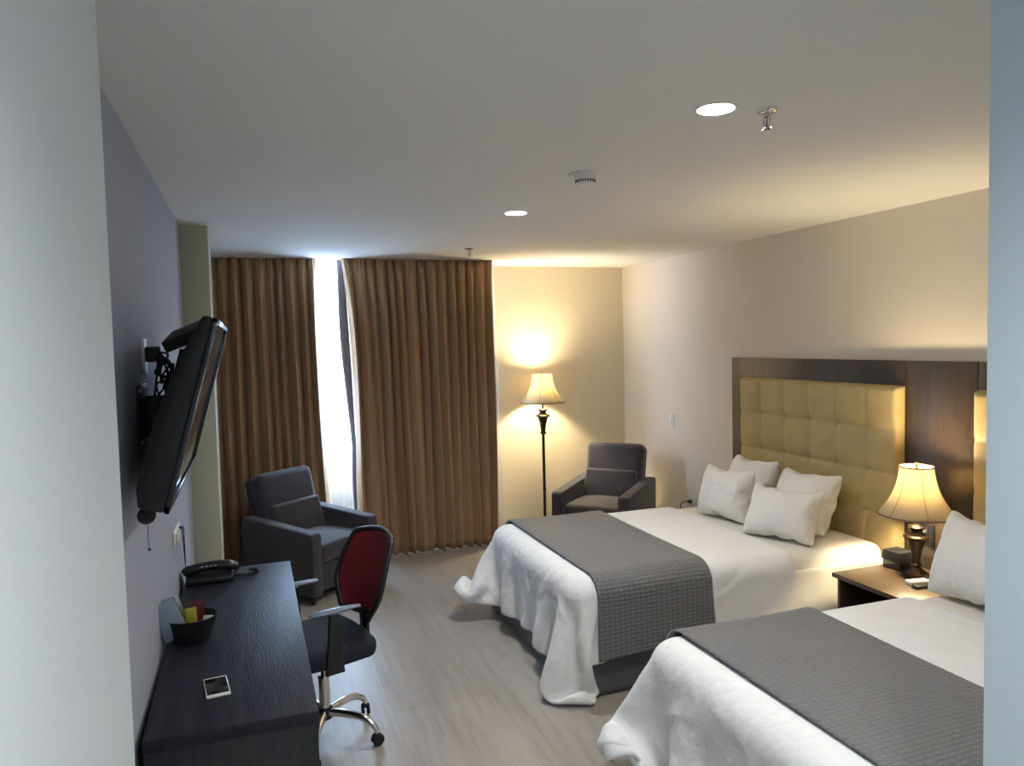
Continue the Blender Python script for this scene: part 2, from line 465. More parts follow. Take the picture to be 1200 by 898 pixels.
class Cloth:
    def __init__(s, X, cons):
        s.x = X.copy(); s.v = np.zeros_like(X); E = [(a, b) for a, b, *_ in cons]
        s.E = np.array(E); s.k = np.array([c[2] for c in cons]); s.w = np.ones(len(X))
        s.L = np.array([c[3] if len(c) > 3 else np.linalg.norm(X[c[0]] - X[c[1]]) for c in cons])
        s.cols = colour_edges(E, len(X))
    def step(s, dt, iters, collide=None, acc=None, damp=.98):
        s.v = s.v * damp
        if acc is not None: s.v += acc * dt * s.w[:, None]
        p = s.x + s.v * dt
        for it in range(iters):
            for c in s.cols:
                a = s.E[c, 0]; b = s.E[c, 1]
                d = p[b] - p[a]; l = np.linalg.norm(d, axis=1) + 1e-9
                wa, wb = s.w[a], s.w[b]; ws = wa + wb + 1e-12
                q = (d * ((l - s.L[c]) / l * s.k[c] / ws)[:, None])
                p[a] += q * wa[:, None]; p[b] -= q * wb[:, None]
            if collide is not None and it % 3 == 2: p = collide(p, s.x)
        if collide is not None: p = collide(p, s.x)
        s.v = (p - s.x) / dt; s.x = p

def grid_cons(nr, nc, kb=.25, off=0, ks=.6):
    I = lambda i, j: off + i * nc + j; C = []
    for i in range(nr):
        for j in range(nc):
            if i + 1 < nr: C.append((I(i, j), I(i + 1, j), 1.))
            if j + 1 < nc: C.append((I(i, j), I(i, j + 1), 1.))
            if i + 1 < nr and j + 1 < nc:
                C.append((I(i, j), I(i + 1, j + 1), ks)); C.append((I(i + 1, j), I(i, j + 1), ks))
            if i + 2 < nr: C.append((I(i, j), I(i + 2, j), kb))
            if j + 2 < nc: C.append((I(i, j), I(i, j + 2), kb))
    return C

BW, BL, BT = .675, 1.99, .575      # half width, length, mattress top (bed-local: x=0 foot, +x head, y across)
def sim_duvet(seed, near_w):
    rng = np.random.RandomState(seed)
    drop = .365; st = .028
    xs = np.arange(-drop, 1.385, st); ys = np.arange(-BW - drop, BW + drop + .001, (2 * BW + 2 * drop) / 72)
    nr, nc = len(xs), len(ys)
    X = np.array([[x, y, BT + .05] for x in xs for y in ys], float)
    # cut: shorter along the sides, foot edge fuller at the corners
    m = X[:, 0] < 0
    X[m, 0] *= (.90 + np.where(X[m, 1] > 0, .12, .02) * np.abs(X[m, 1] / (BW + drop)) ** 5)
    e = np.maximum(0, np.abs(X[:, 1]) - BW)
    sf = .80 + np.where(X[:, 1] > 0, .18, .08) * np.clip((.12 - X[:, 0]) / .25, 0, 1)
    X[:, 1] = np.sign(X[:, 1]) * (np.abs(X[:, 1]) - e + e * sf)
    X[:, 2] += rng.uniform(-.004, .004, len(X))
    cons = grid_cons(nr, nc, .16)
    for i in range(nr):
        for j in range(nc):
            if j + 5 < nc: cons.append((i * nc + j, i * nc + j + 5, .06))
            if i + 5 < nr: cons.append((i * nc + j, (i + 5) * nc + j, .04))
    c = Cloth(X, cons)
    from mathutils import noise as N
    mid = (c.x[c.E[:, 0]] + c.x[c.E[:, 1]]) / 2
    f = np.array([N.noise(Vector((q[0] * 6 + seed, q[1] * 6, 0))) + .6 * N.noise(Vector((q[0] * 15, q[1] * 15, seed))) for q in mid])
    c.L *= 1 + .06 * f + .008
    rad = .075; off = .016; tt = [0]
    lo = np.array([0 + rad, -BW + rad]); hi = np.array([BL + .5, BW - rad])
    def collide(p, old):
        # rounded slab: mattress + base underneath
        qx = np.clip(p[:, 0], lo[0], hi[0]); qy = np.clip(p[:, 1], lo[1], hi[1]); qz = np.minimum(p[:, 2], BT - rad)
        d = p - np.stack([qx, qy, qz], 1); l = np.linalg.norm(d, axis=1)
        R_ = rad + off
        m = (l < R_) & (l > 1e-9)
        p2 = p.copy()
        p2[m] = (p - d)[m] + d[m] / l[m][:, None] * R_
        ins = l <= 1e-9
        p2[ins, 2] = BT + off
        m |= ins
        p2[m] = p2[m] * 1. + (old[m] - p2[m]) * np.array([.45, .45, 0.]) * (p2[m][:, 2:3] > BT - .02)
        # weight of the runner presses the sides in
        rn = (p2[:, 0] > .08) & (p2[:, 0] < .80) & (p2[:, 2] < BT - .05)
        lim = BW + off + .012 + .5 * max(0, 1 - tt[0] / 50)
        p2[rn, 1] = np.clip(p2[rn, 1], -lim, lim)
        f = p2[:, 2] < .02
        p2[f, 2] = .02; p2[f, :2] = old[f, :2]
        return p2
    # the corners keep their stiff outward flare (far side) and drop (near side)
    g_acc = np.array([0, 0, -9.8]); pins = []
    def pin(fx, fy, side, tgt):
        i = int(round((1 - fx) * drop / st)); j = int(round((1 - fy) * drop / ((2 * BW + 2 * drop) / 72)))
        if side > 0: j = nc - 1 - j
        g = i * nc + j; c.w[g] = 0; pins.append((g, c.x[g].copy(), np.array(tgt)))
    pin(.80, .72, 1, (-.225, BW - .01, .275))
    pin(1, 1, 1, (-.175, BW - .01, .105))
    pin(1, 1, -1, (.02, -BW - .045, .06))
    for k in range(190):
        t = min(1, k / 70); tt[0] = k
        for g, a0, a1 in pins: c.x[g] = a0 * (1 - t) + a1 * t; c.v[g] = 0
        c.step(1 / 60, 12, collide, g_acc, .96)
    return c.x, nr, nc

duvet1 = sim_duvet(1, 0)
duvet2 = sim_duvet(7, 0)

def smooth_noise3(p, s, seed):
    from mathutils import noise as N
    return N.noise(Vector((p[0] * s + seed, p[1] * s, p[2] * s)))

def sim_pillow(w, h, seed, press=13.):
    rng = np.random.RandomState(seed); st = .021
    nx = int(round(w / st)) + 1; ny = int(round(h / st)) + 1
    xs = np.linspace(-w / 2, w / 2, nx); ys = np.linspace(-h / 2, h / 2, ny)
    idx = -np.ones((2, nx, ny), int); V = []
    for s_ in (0, 1):
        for i in range(nx):
            for j in range(ny):
                edge = i in (0, nx - 1) or j in (0, ny - 1)
                if s_ == 1 and edge: idx[1, i, j] = idx[0, i, j]; continue
                idx[s_, i, j] = len(V)
                zz = 0 if edge else (.01 if s_ == 0 else -.01)
                bx = xs[i] * (1 + .085 * (1 - (2 * ys[j] / h) ** 2)); by = ys[j] * (1 + .11 * (1 - (2 * xs[i] / w) ** 2))
                V.append((bx, by, zz + rng.uniform(-.002, .002)))
    V = np.array(V, float); C = {}; F = []
    sx = xs[1] - xs[0]; sy = ys[1] - ys[0]
    for s_ in (0, 1):
        for i in range(nx):
            for j in range(ny):
                def ad(i2, j2, k):
                    if 0 <= i2 < nx and 0 <= j2 < ny:
                        a, b = idx[s_, i, j], idx[s_, i2, j2]
                        if a != b: C[(min(a, b), max(a, b))] = (k, float(np.linalg.norm((V[a] - V[b])[:2])) * (1. + .05 * math.sin(a * 12.9898 + b * 78.233)))
                ad(i + 1, j, 1.); ad(i, j + 1, 1.); ad(i + 1, j + 1, .4); ad(i + 1, j - 1, .4); ad(i + 2, j, .12); ad(i, j + 2, .12)
                if i + 1 < nx and j + 1 < ny:
                    q = [idx[s_, i, j], idx[s_, i + 1, j], idx[s_, i + 1, j + 1], idx[s_, i, j + 1]]
                    F.append(q if s_ == 0 else q[::-1])
    c = Cloth(V, [(a, b, k, l) for (a, b), (k, l) in C.items()])
    F = np.array(F)
    g = rng.normal(0, 1, 3) * .2
    for k in range(110):
        x = c.x; n = np.cross(x[F[:, 2]] - x[F[:, 0]], x[F[:, 3]] - x[F[:, 1]])
        vol = abs((x[F].mean(1) * n).sum() / 6)
        N_ = np.zeros_like(x)
        for q in range(4): np.add.at(N_, F[:, q], n)
        pr = press * 2200 * max(.02, 1 - vol / (w * h * .095))
        c.step(1 / 60, 10, None, N_ * pr + np.array([0, -1.5, 0]), .90)
    return c.x, F.tolist()

def pillow_mesh(name, data, label, P, U, V, up_off=0., group=None, mat='pillow', sag=0.):
    """P: centre of the bottom edge (world); U: along the bottom edge; V: up the pillow's face"""
    x, F = data
    U = Vector(U).normalized(); V = Vector(V).normalized(); W = U.cross(V)
    lo = float(x[:, 1].min())
    b = MB(); vs = []
    for q in x:
        qx, qy, qz = q
        vs.append(tuple(U * qx + V * (qy - lo) + W * qz - Vector((0, 0, .028))))
    b.poly(vs, F)
    o = b.build(name, M[mat], None, smooth=80)
    # settle on the sheet: clamp the lowest points to the bed surface
    o.location = P
    me = o.data
    for v in me.vertices:
        if v.co.z < 0: v.co.z = v.co.z * .08
    q = o.modifiers.new('sub', 'SUBSURF'); q.levels = 1; q.render_levels = 2
    return tag(o, label, 'pillow', group)

# ------------------------------------------------------------------ beds
def make_bed(label, loc):
    t = thing('bed', label, 'bed', loc)
    MB().box((BL / 2 + .03, 0, .20), (BL - .06, 2 * BW - .06, .22), .02).build('bed_base', M['dark_in'], t)
    for sx in (.15, BL - .15):
        for sy in (-1, 1): MB().lathe([(.03, 0), (.03, .09)], (sx, sy * .5, 0), 16).build('leg', M['black_pl'], t)
    # mattress, fitted sheet: rounded slab
    MB().box((BL / 2, 0, (.31 + BT) / 2), (BL, 2 * BW, BT - .31), .07, 5).build('mattress', M['sheet'], t, smooth=60)
    # skirt: pleated sheet around foot and both sides
    path = [(BL - .02, -BW - .004), (0.004, -BW - .004), (.004, BW + .004), (BL - .02, BW + .004)]
    P0 = []
    seg = [((path[i]), (path[i + 1])) for i in range(3)]
    for (a, b) in seg:
        L = math.hypot(b[0] - a[0], b[1] - a[1]); n = int(L / .02)
        nx, ny = (b[1] - a[1]) / L, -(b[0] - a[0]) / L
        for k in range(n):
            s = k / n; P0.append((a[0] + (b[0] - a[0]) * s, a[1] + (b[1] - a[1]) * s, nx, ny, s * L, L))
    rows2 = []
    for i in range(13):
        h = i / 12; rr = []
        for (x, y, nx, ny, s, L) in P0:
            e = min(s, L - s)
            f = .024 * h * math.exp(-e / .05) + .004 * h * math.sin(s * 11 + x) + .012 * h * math.exp(-((e - .08) / .02) ** 2)
            if abs(abs(y) - BW - .004) < 1e-6 and x > .006: ox, oy = 0, math.copysign(1, y)
            else: ox, oy = -1, 0
            rr.append((x + ox * f, y + oy * f, .33 * (1 - h) + .012 * h))
        rows2.append(rr)
    s_ = MB().grid(rows2).build('bed_skirt', M['skirt'], t, smooth=60); solid(s_, .004, 0)
    for sy in (-1, 1):
        P = []
        for i in range(15):
            h = i / 14; row = []
            for j in range(41):
                u = j / 40; x = 1.15 + (BL - .01 - 1.15) * u
                y = BW + .016 + .012 * h * (1 + .6 * math.sin(u * 17 + sy) + .4 * math.sin(u * 31)) 
                row.append((x, sy * y, .50 - (.30 + .02 * math.sin(u * 5)) * h))
            P.append(row)
        o = MB().grid(P).build('hanging_sheet', M['sheet'], t, smooth=80); solid(o, .003, 0)
    return t

def make_duvet(data, label, loc):
    x, nr, nc = data
    b = MB(); P = [[tuple(x[i * nc + j]) for j in range(nc)] for i in range(nr)]
    b.grid(P)
    o = b.build('duvet', M['duvet'], None, smooth=80, loc=loc)
    m = o.modifiers.new('thick', 'SOLIDIFY'); m.thickness = .022; m.offset = 0
    q = o.modifiers.new('sub', 'SUBSURF'); q.levels = 1; q.render_levels = 1
    return tag(o, label, 'duvet')

def make_runner(label, loc, x0, x1, drop_n, drop_f, seed):
    rnd = random.Random(seed)
    rad = .075; off = .016 + .012 + .018
    R_ = rad + off
    def prof(s):        # s: arc length from the centre of the bed, signed
        a = abs(s); flat = BW - rad; arc = R_ * PI / 2
        if a < flat: y, z = a, BT - rad + R_
        elif a < flat + arc:
            th = (a - flat) / R_; y, z = flat + R_ * math.sin(th), BT - rad + R_ * math.cos(th)
        else:
            q = a - flat - arc; y, z = BW + off + .03 * q * q, BT - rad - q
        return math.copysign(y, s), z
    tot_n = BW - rad + R_ * PI / 2 + drop_n; tot_f = BW - rad + R_ * PI / 2 + drop_f
    nx, ny = 34, 150; P = []; UV = []
    for i in range(nx + 1):
        row = []
        for j in range(ny + 1):
            s = -tot_n + (tot_n + tot_f) * j / ny
            y, z = prof(s)
            x = x0 + (x1 - x0) * i / nx
            side = max(0, abs(s) - (BW - rad + R_ * PI / 2)) / .3
            x += .02 * side * (i / nx - .2)
            y += math.copysign(.008 * side * math.sin(i / nx * 7 + seed), s)
            if s < 0: z += .035 * side * (i / nx)
            z += .003 * math.sin(3 * s + 5 * i / nx) * (1 - min(1, side * 4))
            row.append((x, y, z)); UV.append((x, s))
        P.append(row)
    b = MB(); b.grid(P)
    o = b.build('bed_runner', M['quilt'], None, smooth=80, loc=loc)
    uv = o.data.uv_layers.new(name='UVMap')
    for lp in o.data.loops:
        uv.data[lp.index].uv = UV[lp.vertex_index]
    m = o.modifiers.new('thick', 'SOLIDIFY'); m.thickness = .010; m.offset = 0
    return tag(o, label, 'bed runner')

B1 = (1.49, 4.05, 0); B2 = (1.49, 1.97, 0)
make_bed('double bed beside the far armchair, headboard with four pillows', B1)
make_bed('double bed nearest the camera, cut off by the right edge of the doorway', B2)
make_duvet(duvet1, 'rumpled white duvet draped over the foot of the far bed', B1)
make_duvet(duvet2, 'rumpled white duvet draped over the foot of the near bed', B2)
make_runner('grey quilted bed runner across the far bed, side hanging in view', B1, .10, .76, .30, .28, 1)
make_runner('grey quilted bed runner across the near bed at bottom right', B2, .10, .76, .30, .28, 2)

PZ = BT + .018
pa = sim_pillow(.47, .40, 2); pb = sim_pillow(.50, .38, 5); pc = sim_pillow(.50, .44, 9); pd = sim_pillow(.62, .46, 12)
pillow_mesh('pillow', pb, 'white pillow in front of the far bed headboard, nearest the table lamp', (2.93, 3.675, PZ), (.36, -.93, 0), (.40, .14, .90))
pillow_mesh('pillow', pa, 'white pillow of the front pair on the far bed, nearest the light switch', (2.95, 4.27, PZ), (.16, -.98, 0), (.30, .05, .95))
pillow_mesh('pillow', pc, 'white pillow leaning on the far bed headboard beside the table lamp, behind another', (3.19, 3.83, PZ), (.10, -.99, 0), (.38, .0, .92))
pillow_mesh('pillow', pc, 'white pillow leaning on the far bed headboard by the wall outlet, mostly hidden', (3.22, 4.38, PZ), (.0, -1, 0), (.30, .0, .95))
pillow_mesh('pillow', pd, 'large white pillow standing on the near bed beside the nightstand', (2.975, 2.36, PZ), (.02, -1., 0), (.36, .0, .93))
pillow_mesh('pillow', pd, 'white pillow behind the large one on the near bed, only its corner showing', (3.28, 2.26, PZ), (.0, -1., 0), (.20, .0, .98))

# ------------------------------------------------------------------ headboards
def headboard(label, y0, y1, py0, py1):
    t = thing('headboard', label, 'headboard', (XR, (y0 + y1) / 2, 0)); cy = (y0 + y1) / 2
    MB().box((-.016, 0, .83), (.028, abs(y1 - y0) - .003, 1.63), .002).build('wood_panel', M['headwood'], t)
    W_ = py1 - py0; Z0, Z1 = .47, 1.50; nc_, nr_ = 6, 4
    nx, nz = 150, 108; P = []
    for i in range(nz + 1):
        row = []
        for j in range(nx + 1):
            u = j / nx; v = i / nz
            a = u * nc_; c = v * nr_
            du = abs(a - round(a)); dv = abs(c - round(c))
            inner_u = 0 < round(a) < nc_; inner_v = 0 < round(c) < nr_
            d = .058
            # soft seams
            if inner_u: d -= .010 * math.exp(-(du / .07) ** 1.2)
            if inner_v: d -= .007 * math.exp(-(dv / .07) ** 1.2)
            if inner_u and inner_v: d -= .032 * math.exp(-(math.hypot(du, dv) / .12) ** 1.1)
            d += .006 * (math.sin(PI * (a % 1)) * math.sin(PI * (c % 1)))
            e = min(min(u, 1 - u) * W_, min(v, 1 - v) * (Z1 - Z0))
            if e < .03: d = d * math.sqrt(max(0, 1 - ((.03 - e) / .03) ** 2)) * .85 + d * .15
            row.append((-.030 - d, py0 - cy + u * W_, Z0 + v * (Z1 - Z0)))
        P.append(row)
    b = MB(); b.grid(P)
    # close to the panel
    ring = P[0] + [r[-1] for r in P[1:]] + P[-1][-2::-1] + [r[0] for r in P[-2:0:-1]]
    ring2 = [(-.030, p[1], p[2]) for p in ring]
    n = len(ring); b.poly(ring + ring2, [(k, (k + 1) % n, n + (k + 1) % n, n + k) for k in range(n)])
    bmesh.ops.remove_doubles(b.bm, verts=b.bm.verts, dist=1e-5)
    b.build('tufted_pad', M['pad'], t, smooth=80)
    return t
headboard('dark wood headboard with beige tufted pad behind the far bed', 3.309, 4.955, 3.315, 4.79)
headboard('dark wood headboard with beige tufted pad behind the near bed, only its edge showing', 1.25, 2.857, 1.36, 2.851)
cp = MB().box((0, 0, .83), (.028, .446, 1.63), .002).build('wall_panel', M['headwood'], None, loc=(XR - .016, 3.083, 0))
tag(cp, 'dark wood wall panel between the two headboards, behind the table lamp', 'panel')

# ------------------------------------------------------------------ nightstand
t = thing('nightstand', 'dark wood nightstand with open front between the two beds', 'nightstand', (3.226, 2.99, 0))
NH = .50
MB().box((0, 0, NH - .0125), (.51, .54, .025), .003).build('top', M['nightwood'], t)
for s in (-1, 1): MB().box((.01, s * .25, NH / 2 - .0125), (.47, .02, NH - .025), .002).build('side_panel', M['headwood'], t)
MB().box((.236, 0, NH / 2 - .0125), (.015, .48, NH - .03), .001).build('back_panel', M['dark_in'], t)
MB().box((0.01, 0, .08), (.46, .479, .02), .002).build('shelf', M['headwood'], t)
MB().box((0.01, 0, .29), (.46, .479, .018), .002).build('shelf', M['headwood'], t)

# ------------------------------------------------------------------ lamps
def shade(t, z0, z1, r0, r1, trim=True):
    """bell shade from bottom (z0, r0) to top (z1, r1), scalloped into panels"""
    Hh = z1 - z0; n = 96
    def prof(k): s = k / 22; return r1 + (r0 - r1) * ((1 - s) ** 2.5 * .76 + (1 - s) * .24), z0 + Hh * s
    P = []
    for k in range(23):
        r, z = prof(k); row = []
        for j in range(n + 1):
            a = 2 * PI * j / n
            rr = r * (1 - .018 * abs(math.cos(3 * a)) ** 6)
            row.append((rr * math.cos(a), rr * math.sin(a), z))
        P.append(row)
    b = MB(); b.grid(P); bmesh.ops.remove_doubles(b.bm, verts=b.bm.verts, dist=1e-5)
    o = b.build('lamp_shade', M['shade'], t, smooth=80); solid(o, .0015, 0)
    tr = MB()
    for (k, rad) in ((0, .004), (22, .004)):
        r, z = prof(k)
        tr.tube([((r + .001) * math.cos(2 * PI * j / 48), (r + .001) * math.sin(2 * PI * j / 48), z) for j in range(49)], rad, 6, smooth=False)
    for s in range(6):
        a = PI / 6 + s * PI / 3 - PI / 6
        tr.tube([((prof(k)[0] * .984 + .001) * math.cos(a), (prof(k)[0] * .984 + .001) * math.sin(a), prof(k)[1]) for k in range(23)], .0016, 6, smooth=False)
    tr.build('shade_trim', M['shade_trim'], t)
    # spider holding the shade
    sp = MB()
    for a in (0, 2 * PI / 3, 4 * PI / 3): sp.tube([(0, 0, z1 - .005), (r1 * math.cos(a), r1 * math.sin(a), z1 - .003)], .0015, 6, smooth=False)
    sp.build('shade_spider', M['steel'], t)
    MB().lathe([(.003, 0), (.012, .004), (.012, .008), (.005, .013), (.009, .020), (.010, .026), (.004, .033), (.001, .035)], (0, 0, z1 - .004), 16).build('finial', M['bronze'], t)

def bulb(t, z, power, r=.028):
    # socket, bulb
    MB().lathe([(.014, 0), (.016, .01), (.016, .05), (.012, .055)], (0, 0, z - .085), 16).build('socket', M['bronze'], t)
    MB().lathe([(.011, 0), (.013, .012), (.024, .035), (.027, .052), (.022, .070), (.010, .080), (.001, .082)], (0, 0, z - .035), 20).build('bulb', M['bulb'], t)
    ld = bpy.data.lights.new('bulb_light', 'POINT'); ld.energy = power; ld.color = (1., .80, .49); ld.shadow_soft_size = .05
    lo = bpy.data.objects.new('bulb_light', ld); col.objects.link(lo); lo.parent = t; lo.location = (0, 0, z)
    return lo

def urn(b, z, s, n=48):
    """lamp body: saucer, neck, fluted open-work vase, foot ring. z: base height, s: scale"""
    pr = [(.022, 0), (.030, .006), (.028, .014), (.020, .020), (.021, .05), (.026, .09), (.036, .125), (.044, .142), (.050, .150)]
    b.lathe([(r * s, q * s) for r, q in pr], (0, 0, z), n, fn=lambda r, zz, a: r * (1 + .10 * abs(math.sin(4 * a)) if .022 * s < zz < .14 * s else 1))
    b.lathe([(r * s, (.150 + q) * s) for r, q in [(.050, 0), (.062, .004), (.066, .010), (.062, .017), (.046, .022), (.034, .030), (.030, .036), (.030, .046), (.040, .056), (.044, .062), (.040, .068), (.022, .073), (.012, .080)]], (0, 0, z), n)

def mat_tint(o, m): o.data.materials[0] = m

# table lamp
tl = thing('table_lamp', 'lit bronze table lamp with tan bell shade on the nightstand', 'lamp', (3.325, 3.03, NH))
b = MB()
b.lathe([(.072, 0), (.076, .006), (.074, .014), (.060, .020), (.050, .026), (.046, .034), (.034, .042), (.026, .050), (.024, .056)], n=48)
b.build('base', M['bronze'], tl, smooth=50)
b = MB(); urn(b, .054, 1.0); b.build('body', M['bronze'], tl, smooth=50)
MB().lathe([(.007, .27), (.007, .62)], n=12).build('rod', M['bronze'], tl)
shade(tl, .335, .592, .188, .082)
bulb(tl, .53, 27)
MB().tube([(.05, -.03, .008), (.09, -.05, .004), (.12, -.02, .005), (.145, -.03, .004)], .003, 6).build('cord', M['black_rubber'], tl)

# floor lamp
fl = thing('floor_lamp', 'lit bronze floor lamp with tan bell shade between curtain and armchair', 'lamp', (2.585, 6.55, 0))
MB().lathe([(.135, 0), (.138, .008), (.130, .018), (.090, .026), (.050, .036), (.028, .050), (.018, .060)], n=48).build('base', M['bronze'], fl, smooth=50)
MB().lathe([(.014, .055), (.014, .40), (.017, .405), (.017, .415), (.014, .42), (.014, .93), (.020, .935), (.024, .945), (.020, .955), (.014, .96)], n=20).build('pole', M['bronze'], fl, smooth=50)
b = MB(); urn(b, .935, 1.08); b.build('body', M['bronze'], fl, smooth=50)
MB().lathe([(.008, 1.17), (.008, 1.50)], n=12).build('rod', M['bronze'], fl)
shade(fl, 1.235, 1.495, .205, .092)
bulb(fl, 1.425, 33)

# ------------------------------------------------------------------ things on the nightstand
t = thing('alarm_clock', 'small black cube clock on the nightstand left of the table lamp', 'clock', (3.36, 3.18, NH), R(4))
MB().box((0, 0, .05), (.11, .115, .10), .005).build('body', M['black_matte'], t)
MB().box((-.0555, 0, .026), (.002, .10, .038), .0005).build('display', M['screen'], t)
MB().box((0, 0, .1012), (.06, .02, .003), .001).build('button', M['black_pl'], t)
t = thing('remote_control', 'cream remote control lying on the nightstand by the lamp foot', 'remote control', (3.225, 2.93, NH), R(80))
MB().box((0, 0, .012), (.045, .115, .022), .007, 3).build('body', M['cream_pl'], t)
for i in range(4):
    for j in (-1, 1): MB().box((j * .009, -.035 + i * .018, .0235), (.009, .009, .003), .001).build('button', M['white_pl'], t)
t = thing('remote_control', 'black remote control beside the cream one on the nightstand', 'remote control', (3.20, 2.875, NH), R(84))
MB().box((0, 0, .009), (.04, .11, .017), .005, 3).build('body', M['black_pl'], t)
for i in range(4):
    for j in (-1, 1): MB().box((j * .008, -.035 + i * .018, .018), (.008, .008, .002), .0008).build('button', M['black_rubber'], t)
t = thing('card_holder', 'small orange-brown box behind the remote controls on the nightstand', 'box', (3.40, 2.95, NH), R(8))
MB().box((0, 0, .02), (.045, .055, .038), .002, rot=(0, 0, 0)).build('body', M['orange'], t)
MB().box((-.0228, 0, .02), (.001, .048, .012)).build('label_stripe', M['paper'], t)
t = thing('wall_outlet', 'dark double socket on the wood panel behind the table lamp', 'outlet', (XR - .031, 3.17, .67))
MB().box((-.005, 0, 0), (.010, .125, .125), .003).build('plate', M['black_pl'], t)
for z in (-.03, .03):
    q = MB().box((-.012, 0, z), (.006, .045, .034), .003).build('socket', M['steel'] if z > 0 else M['black_matte'], t)
t = thing('wall_outlet', 'cream wall outlet with black plug on the right wall beside the far bed', 'outlet', (XR, 5.56, .39))
MB().box((-.005, 0, 0), (.010, .12, .075), .003).build('plate', M['cream_pl'], t)
MB().box((-.025, .015, 0), (.035, .03, .026), .006).build('plug', M['black_pl'], t)
MB().tube([(-.042, .02, 0), (-.07, .05, -.005), (-.07, .09, -.04), (-.06, .11, -.10), (-.05, .12, -.25), (-.03, .12, -.38)], .0035, 8).build('cord', M['black_rubber'], t)
t = thing('light_switch', 'white light switch on the right wall above the armchair arm', 'switch', (XR, 5.89, 1.065))
MB().box((-.004, 0, 0), (.008, .072, .118), .003).build('plate', M['white_pl'], t)
MB().box((-.009, 0, 0), (.006, .03, .06), .002).build('rocker', M['white_pl'], t)

# ------------------------------------------------------------------ armchairs
def armchair(label, loc, rz):
    """local: +y goes to the back of the chair, x across"""
    t = thing('armchair', label, 'armchair', loc, rz, 'charcoal armchairs by the window wall')
    w, d, hf, hr, aw = .703, .70, .51, .60, .095
    for s in (-1, 1):
        # arm: side slab whose top slopes up to the back
        b = MB(); x0 = s * w / 2; x1 = s * (w / 2 - aw)
        prof = [(.0, .07), (.0, hf - .02), (.02, hf), (d - .10, .565), (d - .02, .575), (d, .55), (d - .02, .07)]
        b.prism(prof, 'x', min(x0, x1), max(x0, x1))
        bmesh.ops.bevel(b.bm, geom=list(b.bm.edges), offset=.012, segments=3, profile=.5, affect='EDGES')
        b.build('arm', M['armfab'], t, smooth=50)
    # base front
    MB().box((0, .33, .18), (w - 2 * aw - .002, .60, .20), .012, 3).build('seat_base', M['armfab'], t, smooth=50)
    # cushion
    cb = MB(); P = []
    W2 = (w - 2 * aw) / 2 - .003
    cb.box((0, .285, .345), (2 * W2, .56, .13), .035, 5); 
    bmesh.ops.subdivide_edges(cb.bm, edges=cb.bm.edges, cuts=2, use_grid_fill=True)
    for v in cb.bm.verts:
        if v.co.z > .36: v.co.z += .022 * max(0, 1 - (v.co.x / W2) ** 2) * max(0, 1 - ((v.co.y - .285) / .29) ** 2)
    cb.build('seat_cushion', M['armfab'], t, smooth=60)
    # back: lower cushion and head roll, leaning back
    lean = R(14)
    Tm = Matrix.Translation((0, .50, .38)) @ Matrix.Rotation(-lean, 4, 'X')
    def back(v0, v1, wb, wt, y0, y1, bv=.060):
        b = MB(); b.box((0, (y0 + y1) / 2, (v0 + v1) / 2), (2, y1 - y0, v1 - v0), bv, 6)
        for v in b.bm.verts:
            f = (v.co.z - v0) / (v1 - v0); hw = wb + (wt - wb) * f
            sx = v.co.x; v.co.x = (abs(sx) - 1 + hw) * (1 if sx > 0 else -1) if abs(sx) > .5 else sx * hw
        return b
    back(-.02, .262, W2 - .004, .240, -.085, .04, .028).build('back_cushion', M['armfab'], t, smooth=60, T=Tm)
    back(-.10, .51, .252, .278, -.045, .11).build('backrest', M['armfab'], t, smooth=60, T=Tm)
    b = MB(); b.box((0, .13, .18), (2 * .25, .07, .62), .025, 4); b.build('back_frame', M['armfab'], t, smooth=60, T=Tm)
    for sx in (-1, 1):
        for y in (.06, d - .08):
            MB().lathe([(.014, 0), (.02, .085)], (sx * (w / 2 - .05), y, 0), 12).build('foot', M['black_pl'], t)
    return t
armchair('charcoal armchair behind the desk, in front of the left curtain', (.618, 5.50, 0), .731)
armchair('charcoal armchair in the far right corner beside the floor lamp', (2.636, 5.677, 0), -.855)

# ------------------------------------------------------------------ desk
DZ = .69
t = thing('desk', 'long dark wood desk along the left wall under the television', 'desk', (-.09, 3.18, 0))
dx0, dx1, dy0, dy1 = -.245, .247, -.86, .865
MB().box(((dx0 + dx1) / 2, 0, DZ - .02), (dx1 - dx0, dy1 - dy0, .04), .003).build('top', M['deskwood'], t)
for y in (dy0 + .018, dy1 - .018): MB().box(((dx0 + dx1) / 2 , y, (DZ - .04) / 2), (dx1 - dx0 - .006, .03, DZ - .04), .002).build('side_panel', M['deskside'], t)
MB().box((dx0 + .03, 0, .42), (.018, dy1 - dy0 - .07, .40), .001).build('back_panel', M['deskside'], t)
for (a, c) in ((dy0 + .035, dy0 + .42),):
    MB().box(((dx0 + dx1) / 2 + .01, (a + c) / 2, .57), (dx1 - dx0 - .06, c - a, .15), .002).build('drawer', M['deskside'], t)
    MB().tube([(dx1 - .02, (a + c) / 2 - .06, .57), (dx1 - .005, (a + c) / 2 - .05, .57), (dx1 - .005, (a + c) / 2 + .05, .57), (dx1 - .02, (a + c) / 2 + .06, .57)], .004, 8).build('handle', M['steel'], t)

# smartphone
t = thing('smartphone', 'white smartphone with dark screen lying on the near end of the desk', 'phone', (-.145, 2.60, DZ), R(7))
MB().box((0, 0, .0045), (.074, .146, .009), .0035, 3).build('body', M['white_pl'], t)
MB().box((0, 0, .0093), (.067, .124, .0012), .0003).build('screen', M['phone_glass'], t)
